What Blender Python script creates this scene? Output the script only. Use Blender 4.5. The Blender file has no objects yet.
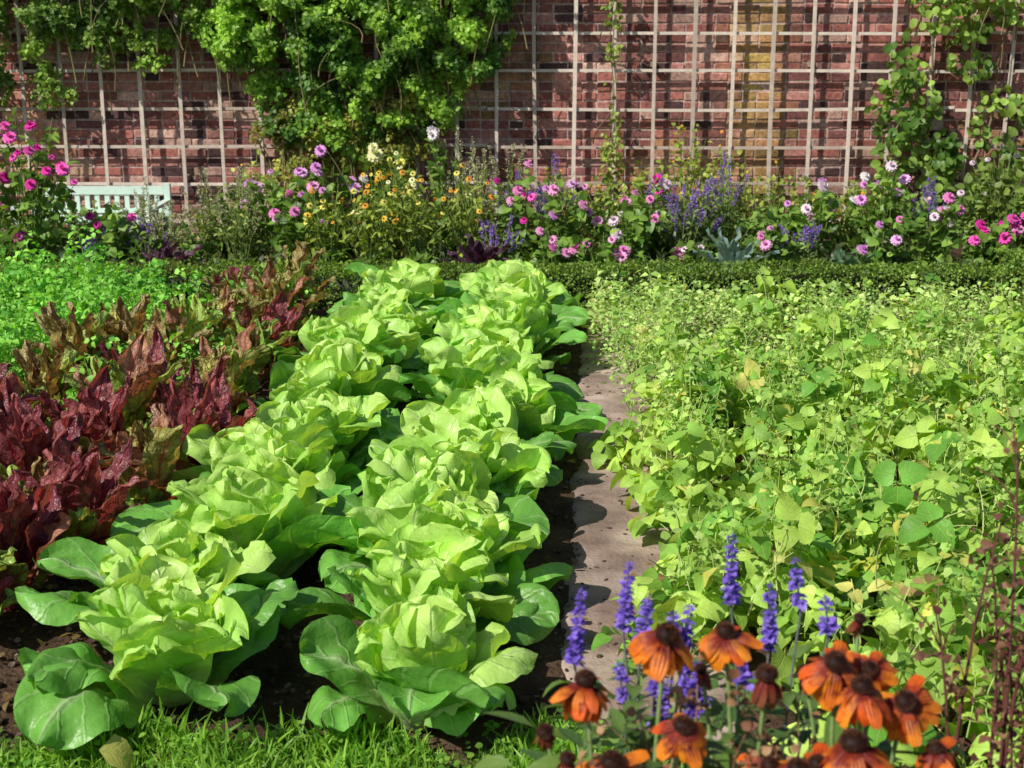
import bpy, math
import numpy as np
from mathutils import noise as mn, Vector

rng = np.random.default_rng(7)
scene = bpy.context.scene

# ------------------------------------------------------------------ helpers
def nrm(a):
    a = np.asarray(a, float)
    return a / np.maximum(np.linalg.norm(a, axis=-1, keepdims=True), 1e-9)

class MB:
    def __init__(s):
        s.V=[]; s.F=[]; s.C=[]; s.L=[]; s.M=[]; s.n=0
    def add(s, V, F, C, L, m=0):
        V=np.asarray(V,float).reshape(-1,3); F=np.asarray(F,int).reshape(-1,4)
        C=np.asarray(C,float)
        if C.ndim==1: C=np.tile(C,(len(V),1))
        s.V.append(V); s.F.append(F+s.n); s.C.append(C[:,:3]); s.L.append(np.asarray(L,float).reshape(-1,3))
        s.M.append(np.full(len(F),m,int)); s.n+=len(V)
    def mesh(s, name, mats, smooth=True):
        V=np.concatenate(s.V); F=np.concatenate(s.F); C=np.concatenate(s.C); L=np.concatenate(s.L); M=np.concatenate(s.M)
        me=bpy.data.meshes.new(name)
        me.vertices.add(len(V)); me.vertices.foreach_set('co',V.astype(np.float32).ravel())
        me.loops.add(F.size); me.loops.foreach_set('vertex_index',F.astype(np.int32).ravel())
        me.polygons.add(len(F)); me.polygons.foreach_set('loop_start',np.arange(0,F.size,4,dtype=np.int32))
        me.polygons.foreach_set('material_index',M.astype(np.int32))
        me.polygons.foreach_set('use_smooth',np.full(len(F),smooth))
        for m in mats: me.materials.append(m)
        a=me.attributes.new('Col','FLOAT_COLOR','POINT')
        a.data.foreach_set('color',np.concatenate([np.clip(C,0,1),np.ones((len(C),1))],1).astype(np.float32).ravel())
        b=me.attributes.new('luv','FLOAT_VECTOR','POINT')
        b.data.foreach_set('vector',L.astype(np.float32).ravel())
        me.update(calc_edges=True); me.validate()
        return me
    def obj(s, name, mats, smooth=True, loc=(0,0,0), parent=None):
        o=bpy.data.objects.new(name, s.mesh(name,mats,smooth)); o.location=loc
        scene.collection.objects.link(o)
        if parent: o.parent=parent
        return o

def grid_faces(nv,nu):
    i=np.arange(nv)[:,None]*(nu+1)+np.arange(nu)[None,:]
    return np.stack([i,i+1,i+nu+2,i+nu+1],-1).reshape(-1,4)

PROF={
 'ovate': lambda v:.40*np.sin(np.pi*np.clip(v,0,1)**.62)**.85+.012,
 'heart': lambda v:.44*np.sin(np.pi*np.clip(v*.93+.07,0,1)**.52)**.8+.01,
 'lance': lambda v:.16*np.sin(np.pi*v**.8)**.8+.01,
 'blade': lambda v:.035*(1-v**2)+.003,
 'petal': lambda v:.20*np.sin(np.pi*np.clip(.12+v*.84,0,1)**1.2)**.6+.01,
 'rpetal': lambda v:.22*np.sin(np.pi*np.clip(.14+v*.80,0,1)**1.35)**.55+.01,
 'round': lambda v:.48*np.sin(np.pi*np.clip(.03+v*.94,0,1))**.55,
}
def leaf_tpl(prof,nv=4,nu=2,fold=.15,droop=.6,wave=0.,seed=0):
    r=np.random.default_rng(seed)
    v=np.linspace(0,1,nv+1); w=PROF[prof](v)
    ang=-droop*v; dy=np.cos(ang)/nv; dz=np.sin(ang)/nv
    y=np.concatenate([[0],np.cumsum(dy[1:])]); z=np.concatenate([[0],np.cumsum(dz[1:])])
    u=np.linspace(-1,1,nu+1); ph=r.random()*6
    X=u[None]*w[:,None]; Y=np.repeat(y[:,None],nu+1,1)
    Z=z[:,None]+fold*np.abs(u)[None]*w[:,None]+wave*np.abs(u)[None]*np.sin(v[:,None]*9+ph+u[None]*2)
    V=np.stack([X,Y,Z],-1).reshape(-1,3)
    L=np.stack([np.repeat(u[None],nv+1,0),np.repeat(v[:,None],nu+1,1),np.zeros_like(X)],-1).reshape(-1,3)
    return V,grid_faces(nv,nu),L

def scatter(mb,tpl,P,F,U,S,C,m=0):
    V,Fc,L=tpl; n=len(P)
    if n==0: return
    F=nrm(F); R=nrm(np.cross(F,U)); U=np.cross(R,F)
    S=np.broadcast_to(np.asarray(S,float),(n,)) if np.ndim(S)<2 else S
    if S.ndim==1: S=np.stack([S,S,S],1)
    W=P[:,None]+V[None,:,0:1]*(R*S[:,0:1])[:,None]+V[None,:,1:2]*(F*S[:,1:2])[:,None]+V[None,:,2:3]*(U*S[:,2:3])[:,None]
    k=len(V)
    FF=(Fc[None]+(np.arange(n)*k)[:,None,None]).reshape(-1,4)
    C=np.broadcast_to(np.asarray(C,float),(n,3))
    CC=np.repeat(C,k,0)
    LL=np.tile(L,(n,1)); LL[:,2]=np.repeat(rng.random(n),k)
    mb.add(W.reshape(-1,3),FF,CC,LL,m)

def scatter_multi(mb,tpls,P,F,U,S,C,m=0):
    n=len(P); idx=rng.integers(0,len(tpls),n)
    C=np.broadcast_to(np.asarray(C,float),(n,3)); S=np.broadcast_to(np.asarray(S,float),(n,))
    for i,t in enumerate(tpls):
        k=idx==i
        scatter(mb,t,P[k],F[k],U[k],S[k],C[k],m)

def tubes(mb,paths,r0,r1,col,m=0,sides=4):
    paths=np.asarray(paths,float); n,K,_=paths.shape
    T=np.gradient(paths,axis=1); T=nrm(T)
    ref=np.where(np.abs(T[...,2:3])>.9,np.array([1.,0,0]),np.array([0,0,1.]))
    A=nrm(np.cross(T,ref)); B=np.cross(T,A)
    t=np.linspace(0,1,K)[None,:,None]
    r0=np.broadcast_to(np.asarray(r0,float),(n,))[:,None,None]; r1=np.broadcast_to(np.asarray(r1,float),(n,))[:,None,None]
    rad=r0*(1-t)+r1*t
    rings=[]
    for s in range(sides+1):
        a=2*math.pi*s/sides
        rings.append(paths+rad*(A*math.cos(a)+B*math.sin(a)))
    W=np.stack(rings,2)
    k=K*(sides+1)
    FF=(grid_faces(K-1,sides)[None]+(np.arange(n)*k)[:,None,None]).reshape(-1,4)
    C=np.broadcast_to(np.asarray(col,float),(n,3))
    mb.add(W.reshape(-1,3),FF,np.repeat(C,k,0),np.tile([[.5,.5,.5]],(n*k,1)),m)

def curve_paths(P0,P1,K=5,jit=.02):
    n=len(P0); t=np.linspace(0,1,K)[None,:,None]
    ctrl=np.stack([P0[:,0]*.75+P1[:,0]*.25,P0[:,1]*.75+P1[:,1]*.25,P0[:,2]*.3+P1[:,2]*.7],1)+rng.normal(0,jit,(n,3))
    return (1-t)**2*P0[:,None]+2*t*(1-t)*ctrl[:,None]+t**2*P1[:,None]

def box(mb,lo,hi,col,m=0):
    x0,y0,z0=lo; x1,y1,z1=hi
    V=[(x0,y0,z0),(x1,y0,z0),(x1,y1,z0),(x0,y1,z0),(x0,y0,z1),(x1,y0,z1),(x1,y1,z1),(x0,y1,z1)]
    Fq=[(0,3,2,1),(4,5,6,7),(0,1,5,4),(1,2,6,5),(2,3,7,6),(3,0,4,7)]
    mb.add(V,Fq,col,np.tile([[.5,.5,rng.random()]],(8,1)),m)

def mixc(c1,c2,t):
    t=np.asarray(t)[:,None]; return np.array(c1)*(1-t)+np.array(c2)*t

def cubesphere(sub=2):
    vs=[];fs=[];n=0
    lin=np.linspace(-1,1,sub+1)
    for ax in range(3):
        for sg in (-1,1):
            a,b=np.meshgrid(lin,lin,indexing='ij'); c=np.full_like(a,sg)
            l=[None]*3; l[ax]=c; l[(ax+1)%3]=a if sg>0 else b; l[(ax+2)%3]=b if sg>0 else a
            v=np.stack(l,-1).reshape(-1,3); vs.append(nrm(v)); fs.append(grid_faces(sub,sub)+n); n+=len(v)
    V=np.concatenate(vs); return V,np.concatenate(fs),np.tile([[.5,.5,.5]],(len(V),1))

# ------------------------------------------------------------------ materials
def new_mat(name):
    m=bpy.data.materials.new(name); m.use_nodes=True
    nt=m.node_tree; nt.nodes.clear()
    return m,nt,nt.nodes.new,nt.links.new
def math_node(N,Lk,op,a,b=None,c=None,clamp=False):
    n=N('ShaderNodeMath'); n.operation=op; n.use_clamp=clamp
    for i,x in enumerate((a,b,c)):
        if x is None: continue
        if isinstance(x,(int,float)): n.inputs[i].default_value=x
        else: Lk(x,n.inputs[i])
    return n.outputs[0]
def mulcol(N,Lk,c,v):
    n=N('ShaderNodeVectorMath'); n.operation='SCALE'; Lk(c,n.inputs[0])
    if isinstance(v,(int,float)): n.inputs['Scale'].default_value=v
    else: Lk(v,n.inputs['Scale'])
    return n.outputs[0]
def leaf_mat(name,trans=.35,rough=.45,nscale=25,namp=.5,vein=0.,vfreq=6,bump=.3,tint=(1.25,1.15,.5),spec=.4,bscale=120,veincol=(.5,.6,.25),bdist=.004):
    m,nt,N,Lk=new_mat(name)
    at=N('ShaderNodeAttribute'); at.attribute_name='Col'
    geo=N('ShaderNodeNewGeometry')
    no=N('ShaderNodeTexNoise'); no.inputs['Scale'].default_value=nscale; no.inputs['Detail'].default_value=3
    Lk(geo.outputs['Position'],no.inputs['Vector'])
    mr=N('ShaderNodeMapRange'); mr.inputs[1].default_value=.3; mr.inputs[2].default_value=.7
    mr.inputs[3].default_value=1-namp*.5; mr.inputs[4].default_value=1+namp*.5
    Lk(no.outputs[0],mr.inputs[0])
    col=mulcol(N,Lk,at.outputs['Color'],mr.outputs[0])
    no2=N('ShaderNodeTexNoise'); no2.inputs['Scale'].default_value=bscale; no2.inputs['Detail'].default_value=2
    Lk(geo.outputs['Position'],no2.inputs['Vector'])
    h=no2.outputs[0]
    if vein>0:
        lu=N('ShaderNodeAttribute'); lu.attribute_name='luv'
        sp=N('ShaderNodeSeparateXYZ'); Lk(lu.outputs['Vector'],sp.inputs[0])
        au=math_node(N,Lk,'ABSOLUTE',sp.outputs[0])
        mid=math_node(N,Lk,'SUBTRACT',1.0,math_node(N,Lk,'MULTIPLY',au,14.0),clamp=True)
        wob=math_node(N,Lk,'MULTIPLY',no.outputs[0],.12)
        q=math_node(N,Lk,'SUBTRACT',math_node(N,Lk,'ADD',sp.outputs[1],wob),math_node(N,Lk,'MULTIPLY',au,.30))
        s=math_node(N,Lk,'SINE',math_node(N,Lk,'MULTIPLY',q,vfreq*6.283))
        sv=N('ShaderNodeMapRange'); sv.inputs[1].default_value=.86; sv.inputs[2].default_value=1.0; Lk(s,sv.inputs[0])
        vv=math_node(N,Lk,'MAXIMUM',mid,math_node(N,Lk,'MULTIPLY',sv.outputs[0],.55))
        mx=N('ShaderNodeMix'); mx.data_type='RGBA'
        Lk(math_node(N,Lk,'MULTIPLY',vv,vein),mx.inputs[0]); Lk(col,mx.inputs[6]); mx.inputs[7].default_value=(*veincol,1)
        col=mx.outputs[2]
        h=math_node(N,Lk,'SUBTRACT',h,math_node(N,Lk,'MULTIPLY',vv,.8))
    bp=N('ShaderNodeBump'); bp.inputs['Strength'].default_value=bump; bp.inputs['Distance'].default_value=bdist
    Lk(h,bp.inputs['Height'])
    pb=N('ShaderNodeBsdfPrincipled'); Lk(col,pb.inputs['Base Color']); pb.inputs['Roughness'].default_value=rough
    pb.inputs['Specular IOR Level'].default_value=spec; Lk(bp.outputs[0],pb.inputs['Normal'])
    tr=N('ShaderNodeBsdfTranslucent')
    vm=N('ShaderNodeVectorMath'); vm.operation='MULTIPLY'; Lk(col,vm.inputs[0]); vm.inputs[1].default_value=tint
    Lk(vm.outputs[0],tr.inputs[0]); Lk(bp.outputs[0],tr.inputs['Normal'])
    ms=N('ShaderNodeMixShader'); ms.inputs[0].default_value=trans
    Lk(pb.outputs[0],ms.inputs[1]); Lk(tr.outputs[0],ms.inputs[2])
    o=N('ShaderNodeOutputMaterial'); Lk(ms.outputs[0],o.inputs[0])
    return m
def solid_mat(name,rough=.85,nscale=30,namp=.6,bump=.5,bdist=.01,bscale=60,spec=.2,blotch=0.):
    m,nt,N,Lk=new_mat(name)
    at=N('ShaderNodeAttribute'); at.attribute_name='Col'
    geo=N('ShaderNodeNewGeometry')
    no=N('ShaderNodeTexNoise'); no.inputs['Scale'].default_value=nscale; no.inputs['Detail'].default_value=6; no.inputs['Roughness'].default_value=.65
    Lk(geo.outputs['Position'],no.inputs['Vector'])
    mr=N('ShaderNodeMapRange'); mr.inputs[1].default_value=.3; mr.inputs[2].default_value=.7
    mr.inputs[3].default_value=1-namp*.5; mr.inputs[4].default_value=1+namp*.5
    Lk(no.outputs[0],mr.inputs[0]); col=mulcol(N,Lk,at.outputs['Color'],mr.outputs[0])
    if blotch>0:
        n3=N('ShaderNodeTexNoise'); n3.inputs['Scale'].default_value=2.2; n3.inputs['Detail'].default_value=7; n3.inputs['Roughness'].default_value=.7
        Lk(geo.outputs['Position'],n3.inputs['Vector'])
        m3=N('ShaderNodeMapRange'); m3.inputs[1].default_value=.35; m3.inputs[2].default_value=.68; m3.inputs[3].default_value=1-blotch; m3.inputs[4].default_value=1+blotch*.4
        Lk(n3.outputs[0],m3.inputs[0]); col=mulcol(N,Lk,col,m3.outputs[0])
    no2=N('ShaderNodeTexNoise'); no2.inputs['Scale'].default_value=bscale; no2.inputs['Detail'].default_value=6
    Lk(geo.outputs['Position'],no2.inputs['Vector'])
    bp=N('ShaderNodeBump'); bp.inputs['Strength'].default_value=bump; bp.inputs['Distance'].default_value=bdist
    Lk(no2.outputs[0],bp.inputs['Height'])
    pb=N('ShaderNodeBsdfPrincipled'); Lk(col,pb.inputs['Base Color']); pb.inputs['Roughness'].default_value=rough
    pb.inputs['Specular IOR Level'].default_value=spec; Lk(bp.outputs[0],pb.inputs['Normal'])
    o=N('ShaderNodeOutputMaterial'); Lk(pb.outputs[0],o.inputs[0])
    return m
M_lettuce=leaf_mat('lettuce_leaf',trans=.34,rough=.40,nscale=14,namp=.3,vein=.3,vfreq=5,bump=.9,spec=.5,bscale=45,veincol=(.70,.84,.46),tint=(1.3,1.2,.35))
M_chard=leaf_mat('chard_leaf',trans=.30,rough=.36,nscale=30,namp=.9,vein=.4,vfreq=7,bump=1.,spec=.5,bscale=75,tint=(1.5,.9,.6),veincol=(.50,.07,.11),bdist=.008)
M_bean=leaf_mat('bean_leaf',trans=.36,rough=.48,nscale=9,namp=.6,vein=.35,vfreq=5,bump=.5,bscale=90,veincol=(.52,.66,.20),tint=(1.35,1.2,.35))
M_fine=leaf_mat('fine_leaf',trans=.36,rough=.5,nscale=6,namp=.6,bump=.1,tint=(1.25,1.2,.35))
M_ivy=leaf_mat('climber_leaf',trans=.34,rough=.42,nscale=4,namp=.6,vein=.25,vfreq=4,bump=.2,veincol=(.38,.52,.12))
M_petal=leaf_mat('petal',trans=.3,rough=.55,nscale=60,namp=.2,bump=.1,tint=(1,1,1),spec=.25)
M_stem=solid_mat('stem',rough=.6,nscale=40,namp=.4,bump=.2,spec=.3)
M_soil=solid_mat('soil',rough=.95,nscale=9,namp=.9,bump=1,bdist=.02,bscale=55,spec=.1,blotch=.3)
M_path=solid_mat('trodden_earth',rough=.95,nscale=7,namp=.7,bump=.7,bdist=.008,bscale=70,spec=.1,blotch=.3)
M_brick=solid_mat('brick',rough=.9,nscale=35,namp=.9,bump=.8,bdist=.006,bscale=90,spec=.15,blotch=.45)
M_wood=solid_mat('weathered_wood',rough=.8,nscale=20,namp=.35,bump=.4,bdist=.003,bscale=140,spec=.2)
M_paint=solid_mat('painted_wood',rough=.5,nscale=12,namp=.12,bump=.15,bdist=.002,bscale=80,spec=.4)

def rud_mat():
    m,nt,N,Lk=new_mat('rudbeckia_petal')
    lu=N('ShaderNodeAttribute'); lu.attribute_name='luv'; sp=N('ShaderNodeSeparateXYZ'); Lk(lu.outputs['Vector'],sp.inputs[0])
    at=N('ShaderNodeAttribute'); at.attribute_name='Col'
    geo=N('ShaderNodeNewGeometry'); no=N('ShaderNodeTexNoise'); no.inputs['Scale'].default_value=110; Lk(geo.outputs['Position'],no.inputs['Vector'])
    f=math_node(N,Lk,'ADD',sp.outputs[1],math_node(N,Lk,'MULTIPLY',math_node(N,Lk,'SUBTRACT',no.outputs[0],.5),.8))
    f=math_node(N,Lk,'ADD',f,math_node(N,Lk,'MULTIPLY',math_node(N,Lk,'SUBTRACT',sp.outputs[2],.5),.35))
    mr=N('ShaderNodeMapRange'); mr.inputs[1].default_value=.25; mr.inputs[2].default_value=.82; Lk(f,mr.inputs[0])
    mx=N('ShaderNodeMix'); mx.data_type='RGBA'; Lk(mr.outputs[0],mx.inputs[0]); mx.inputs[6].default_value=(.22,.018,.008,1); Lk(at.outputs['Color'],mx.inputs[7])
    s=math_node(N,Lk,'SINE',math_node(N,Lk,'MULTIPLY',sp.outputs[0],14.0))
    bp=N('ShaderNodeBump'); bp.inputs['Strength'].default_value=.6; bp.inputs['Distance'].default_value=.001; Lk(s,bp.inputs['Height'])
    pb=N('ShaderNodeBsdfPrincipled'); Lk(mx.outputs[2],pb.inputs['Base Color']); pb.inputs['Roughness'].default_value=.5; Lk(bp.outputs[0],pb.inputs['Normal'])
    tr=N('ShaderNodeBsdfTranslucent'); Lk(mx.outputs[2],tr.inputs[0])
    ms=N('ShaderNodeMixShader'); ms.inputs[0].default_value=.25; Lk(pb.outputs[0],ms.inputs[1]); Lk(tr.outputs[0],ms.inputs[2])
    o=N('ShaderNodeOutputMaterial'); Lk(ms.outputs[0],o.inputs[0]); return m
M_rud=rud_mat()

# ------------------------------------------------------------------ ground
def gz(x,y):
    f=max(0,1-max(0,abs(x)-3.5)/1.5)*max(0,1-max(0,abs(y-6)-3.5)/1.5)
    px=.36+.06*(y-3.65)
    pf=min(1,max(.25,(abs(x-px)-.12)/.15))
    return f*pf*(.022*mn.noise(Vector((x*5,y*5,0)))+.014*mn.noise(Vector((x*16,y*16,3)))+.007*mn.noise(Vector((x*40,y*40,7))))
def ground():
    xs=np.concatenate([[-150,-60,-25,-12,-7],np.arange(-5,5.01,.045),[7,12,25,60,150]])
    ys=np.concatenate([[-150,-60,-20,-6,-1,1,2],np.arange(2.4,9.4,.045),[10,11,13,20,60,150]])
    V=np.array([(x,y,gz(x,y)) for y in ys for x in xs])
    mb=MB(); F=grid_faces(len(ys)-1,len(xs)-1)
    t=np.array([.5+.5*mn.noise(Vector((x*2.3,y*2.3,9))) for y in ys for x in xs])
    mb.add(V,F,mixc((.06,.036,.024),(.12,.075,.05),t),np.zeros_like(V))
    mb.obj('ground',[M_soil])
    mb=MB(); ny=170; nx=18
    V=[]
    for i in range(ny+1):
        y=2.9+5.45*i/ny
        a=.14+.06*(y-3.65)+.05*mn.noise(Vector((0,y*4,1))); b=.60+.06*(y-3.65)+.04*mn.noise(Vector((5,y*4,1)))
        for j in range(nx+1):
            x=a+(b-a)*j/nx; V.append((x,y,gz(x,y)+.009+.004*mn.noise(Vector((x*18,y*18,2)))-(.014 if j in(0,nx) else 0)))
    V=np.array(V)
    t=np.clip(np.array([.5+.9*mn.noise(Vector((v[0]*5,v[1]*5,5))) for v in V]),0,1)
    mb.add(V,grid_faces(ny,nx),mixc((.24,.165,.135),(.50,.39,.335),t),np.zeros_like(V))
    mb.obj('dirt_path',[M_path])
    tp=cubesphere(2); mb=MB(); n=5200
    x=rng.uniform(-3.4,3.4,n); y=rng.uniform(3.1,8.3,n)
    k=int(n*.25); y[:k]=rng.uniform(3,8.2,k); x[:k]=.36+.06*(y[:k]-3.65)+rng.choice([-1,1],k)*np.abs(rng.normal(.16,.09,k))
    k2=int(n*.50); x[k:k2]=rng.uniform(-2,-.5,k2-k); y[k:k2]=rng.uniform(3.1,4.8,k2-k)
    z=np.array([gz(a,b) for a,b in zip(x,y)])
    s=rng.gamma(2.,.0026,n)+.002; s=np.clip(s,0,.016); s[:k]*=.7
    S=s[:,None]*rng.uniform(.6,1.3,(n,3)); S[:,2]*=.7
    P=np.stack([x,y,z+.006],1)
    idx=rng.integers(0,4,n)
    for i in range(4):
        V,F,L=tp; dv=np.array([1+.35*mn.noise(Vector(tuple(v*1.6+i*7))) for v in V])
        q=idx==i
        scatter(mb,(V*dv[:,None],F,L),P[q],rng.normal(0,1,(q.sum(),3))*[1,1,.2],np.tile([0,0,1.],(q.sum(),1)),S[q],mixc((.08,.052,.036),(.32,.24,.20),rng.random(q.sum())**2))
    mb.obj('soil_clods',[M_soil])
ground()

def lawn():
    mb=MB()
    xs=np.arange(-6,.46,.15); ys=np.linspace(-4,3.0,40)
    V=np.array([(x,y+(.03*mn.noise(Vector((x*3,y,0))) if y>2.95 else 0),.012+max(0,gz(x,y))) for y in ys for x in xs])
    mb.add(V,grid_faces(len(ys)-1,len(xs)-1),(.05,.09,.02),np.zeros_like(V))
    n=24000
    x=rng.uniform(-2.4,.45,n); y=2.3+.80*rng.random(n)**.9; y+=.12*np.array([mn.noise(Vector((a*4,0,0))) for a in x])
    P=np.stack([x,y,np.full(n,.01)],1)
    F=np.stack([rng.normal(0,.5,n),rng.normal(0,.5,n),np.ones(n)],1); U=rng.normal(0,1,(n,3))
    tp=[leaf_tpl('blade',4,1,0,d,seed=i) for i,d in enumerate((.4,.9,1.5))]
    tp=[(t[0]*[1.3,1,1],t[1],t[2]) for t in tp]
    h=rng.uniform(.025,.08,n)*(1+.9*np.array([mn.noise(Vector((a*4,b*4,0))) for a,b in zip(x,y)]))
    scatter_multi(mb,tp,P,F,U,h,mixc((.09,.26,.02),(.34,.60,.07),rng.random(n)))
    n=1100; x=rng.uniform(-2.2,.4,n); y=rng.uniform(2.8,3.15,n)
    scatter_multi(mb,[leaf_tpl('round',3,2,.2,.3)],np.stack([x,y,rng.uniform(.02,.06,n)],1),rng.normal(0,1,(n,3))*[1,1,.2],np.tile([0,0,1.],(n,1))+rng.normal(0,.3,(n,3)),rng.uniform(.010,.022,n),mixc((.1,.26,.03),(.30,.52,.07),rng.random(n)))
    mb.obj('grass',[M_fine])
lawn()

# ------------------------------------------------------------------ rosette leaves
def lettuce_prof(v):
    a=.24+.76*np.clip(v/.62,0,1)**1.3*(3-2*np.clip(v/.62,0,1))
    a=np.minimum(a,1.0)
    b=np.sqrt(np.clip(1-((v-.62)/.385)**2,0,1))
    return np.where(v<.62,a,b)
def chard_prof(v):
    t=np.clip((v-.30)/.70,0,1)
    return .10*(1-t)+np.where(v>.30,np.sin(np.pi*t**.62)**.8,0)+.02
def rosette_leaf(mb,base,a,phi0,phi1,L,W,prof,cup,ruf,rf,puck,col,colmid,colbase,nv=18,nu=12,seed=0,twist=0.,power=1.5,m=0,edgecurl=0.,coltip=None,rollamp=.35):
    r=np.random.default_rng(seed)
    v=1-(1-np.linspace(0,1,nv+1))**1.25
    phi=phi0+(phi1-phi0)*v**power
    dv=np.diff(v,prepend=0)
    cr=np.cumsum(np.cos(phi)*dv)*L; cz=np.cumsum(np.sin(phi)*dv)*L
    aa=a+twist*v
    rad=np.stack([np.cos(aa),np.sin(aa),0*aa],-1); tan=np.stack([-np.sin(aa),np.cos(aa),0*aa],-1)
    roll=r.normal(0,rollamp)*v
    up=np.array([0,0,1.])
    C=np.asarray(base)+rad*cr[:,None]+up*cz[:,None]
    n=-np.sin(phi)[:,None]*rad+np.cos(phi)[:,None]*up
    tan2=tan*np.cos(roll)[:,None]+n*np.sin(roll)[:,None]; n=n*np.cos(roll)[:,None]-tan*np.sin(roll)[:,None]; tan=tan2
    u=np.linspace(-1,1,nu+1); w=W*prof(v)
    ph1,ph2=r.random()*6.28,r.random()*6.28
    off=cup*w[:,None]*(u**2)[None]-edgecurl*w[:,None]*(u**4)[None]
    off=off+ruf*(np.abs(u)**2)[None]*np.where(u[None]>0,np.sin(rf*v*6.28+ph1)[:,None],np.sin(rf*v*6.28*1.13+ph2)[:,None])*np.clip(v*1.6,0,1)[:,None]
    off=off+ruf*.8*np.clip((v[:,None]-.7)*4,0,1)*np.sin(u[None]*5+ph2)
    P=C[:,None]+tan[:,None]*(u[None,:,None]*w[:,None,None])
    if puck>0:
        so=r.random()*50; f=1/(.05 if W>.064 else .022)
        pk=np.array([[mn.noise(Vector((u[j]*w[i]*f+so,(cr[i]+cz[i])*f,so))) for j in range(nu+1)] for i in range(nv+1)])
        off=off+puck*pk*np.clip(v*2,0,1)[:,None]
    P=P+n[:,None]*off[...,None]
    t=np.clip(1-v/.45,0,1)[:,None,None]
    c0=np.broadcast_to(np.array(col),(nv+1,nu+1,3))
    if coltip is not None:
        tt=(np.clip((v-.3)/.7,0,1)[:,None,None]); c0=c0*(1-tt)+np.array(coltip)*tt
    base_c=c0*(1-t)+np.array(colbase)*t
    mid=np.clip(1-np.abs(u)*nu/2.,0,1)[None,:,None]*np.clip(1.1-v,0,1)[:,None,None]
    cc=base_c*(1-mid)+np.array(colmid)*mid
    P=P.reshape(-1,3); P[:,2]=np.maximum(P[:,2],.012+.01*np.sin(P[:,0]*40))
    LL=np.stack([np.broadcast_to(u,(nv+1,nu+1)),np.broadcast_to(v[:,None],(nv+1,nu+1)),np.full((nv+1,nu+1),r.random())],-1)
    mb.add(P,grid_faces(nv,nu),cc.reshape(-1,3),LL.reshape(-1,3),m)

def lettuce_mesh(seed):
    r=np.random.default_rng(seed); mb=MB(); N=40
    skew=r.normal(0,.012,2)
    for i in range(N):
        t=i/(N-1)
        a=i*2.39996+r.normal(0,.45)
        if t>.80:
            phi0=math.radians(50+r.normal(0,7)); phi1=math.radians(-18+r.normal(0,14))
        else:
            phi0=math.radians(90-30*t**1.4+r.normal(0,6)); phi1=math.radians(82-74*t**1.2+r.normal(0,24))
        L=(.25+.13*t**.7)*r.uniform(.78,1.12); W=(.070+.044*t**.6)*r.uniform(.82,1.15)
        q=min(1,max(0,t**1.4+r.normal(0,.18)))
        c=mixc((.62,.84,.24),(.34,.64,.10),[q])[0]*r.uniform(.88,1.06)
        if t>.80: c=np.array((.15,.38,.06))*r.uniform(.8,1.5)
        rb=.008+.05*t
        rosette_leaf(mb,(rb*math.cos(a)+skew[0],rb*math.sin(a)+skew[1],.005+.03*(1-t)),a,phi0,phi1,L,W,lettuce_prof,
                     cup=.55-.30*t+r.normal(0,.15),ruf=.012+.008*t,rf=r.uniform(.9,2.0),puck=.02,
                     col=c,colmid=(.70,.84,.50),colbase=(.62,.78,.40),nv=18,nu=12,seed=seed*100+i,twist=r.normal(0,.45),edgecurl=max(0,r.normal(.18,.25)),power=2.0,coltip=c*1.08,rollamp=.45)
    return mb.mesh('lettuce_%d'%seed,[M_lettuce])
LM=[lettuce_mesh(s) for s in range(21,33)]
def put(name,me,x,y,z,rz,s,tilt=(0,0)):
    o=bpy.data.objects.new(name,me); o.location=(x,y,z); o.rotation_euler=(tilt[0],tilt[1],rz); o.scale=(s[0],s[1],s[2]); scene.collection.objects.link(o); return o
k=0
for row,(x0,sl,y0,n) in enumerate(((-.86,.056,3.33,14),(-.235,.060,3.25,14))):
    for i in range(n):
        y=y0+i*.365+rng.normal(0,.03); x=x0+sl*(y-3.6)+rng.normal(0,.035)
        s=rng.uniform(1.0,1.16)*(.96 if i==0 else 1)
        put('lettuce',LM[(k*5+row)%12],x,y,0,rng.random()*6.28,(s,s,s*rng.uniform(.84,1.02)),(rng.normal(0,.08),rng.normal(0,.08))); k+=1

# ------------------------------------------------------------------ chard
def chard_mesh(seed,kind):
    r=np.random.default_rng(seed+500); mb=MB(); N=20
    for i in range(N):
        t=i/(N-1); a=i*2.39996+r.normal(0,.25)
        phi0=math.radians(90-32*t+r.normal(0,5)); phi1=math.radians(86-80*t+r.normal(0,18))
        L=(.28+.17*math.sin(math.pi*min(1,t+.15)))*r.uniform(.8,1.12); W=(.046+.028*t)*r.uniform(.85,1.2)
        q=r.random()
        if kind==0: c=np.array((.14,.03,.045))*(1-q)+np.array((.34,.12,.11))*q
        elif kind==1: c=np.array((.24,.19,.07))*(1-q)+np.array((.42,.50,.12))*q
        else: c=np.array((.14,.36,.04))*(1-q)+np.array((.42,.70,.10))*q
        e=r.random()
        if e<.16: c=np.array((.40,.22,.13))
        elif e<.40: c=np.array((.30,.54,.10))
        elif e<.50: c=np.array((.20,.04,.07))
        cm=(.72,.04,.10) if kind<2 or r.random()<.6 else (.64,.50,.24)
        tip=c*(.75+.35*r.random())+np.array((.12,.02,.03))*r.random()
        rosette_leaf(mb,(.03*t*math.cos(a),.03*t*math.sin(a),0),a,phi0,phi1,L,W,chard_prof,
                     cup=.35+r.normal(0,.12),ruf=.013,rf=r.uniform(3,4.5),puck=.022,col=c,colmid=cm,colbase=cm,nv=26,nu=10,seed=seed*77+i,twist=r.normal(0,.4),edgecurl=.1,power=2.4,coltip=tip)
    return mb.mesh('chard_%d'%seed,[M_chard])
CM=[chard_mesh(s,kd) for s,kd in enumerate((0,0,0,1,1,2,2))]
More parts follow.
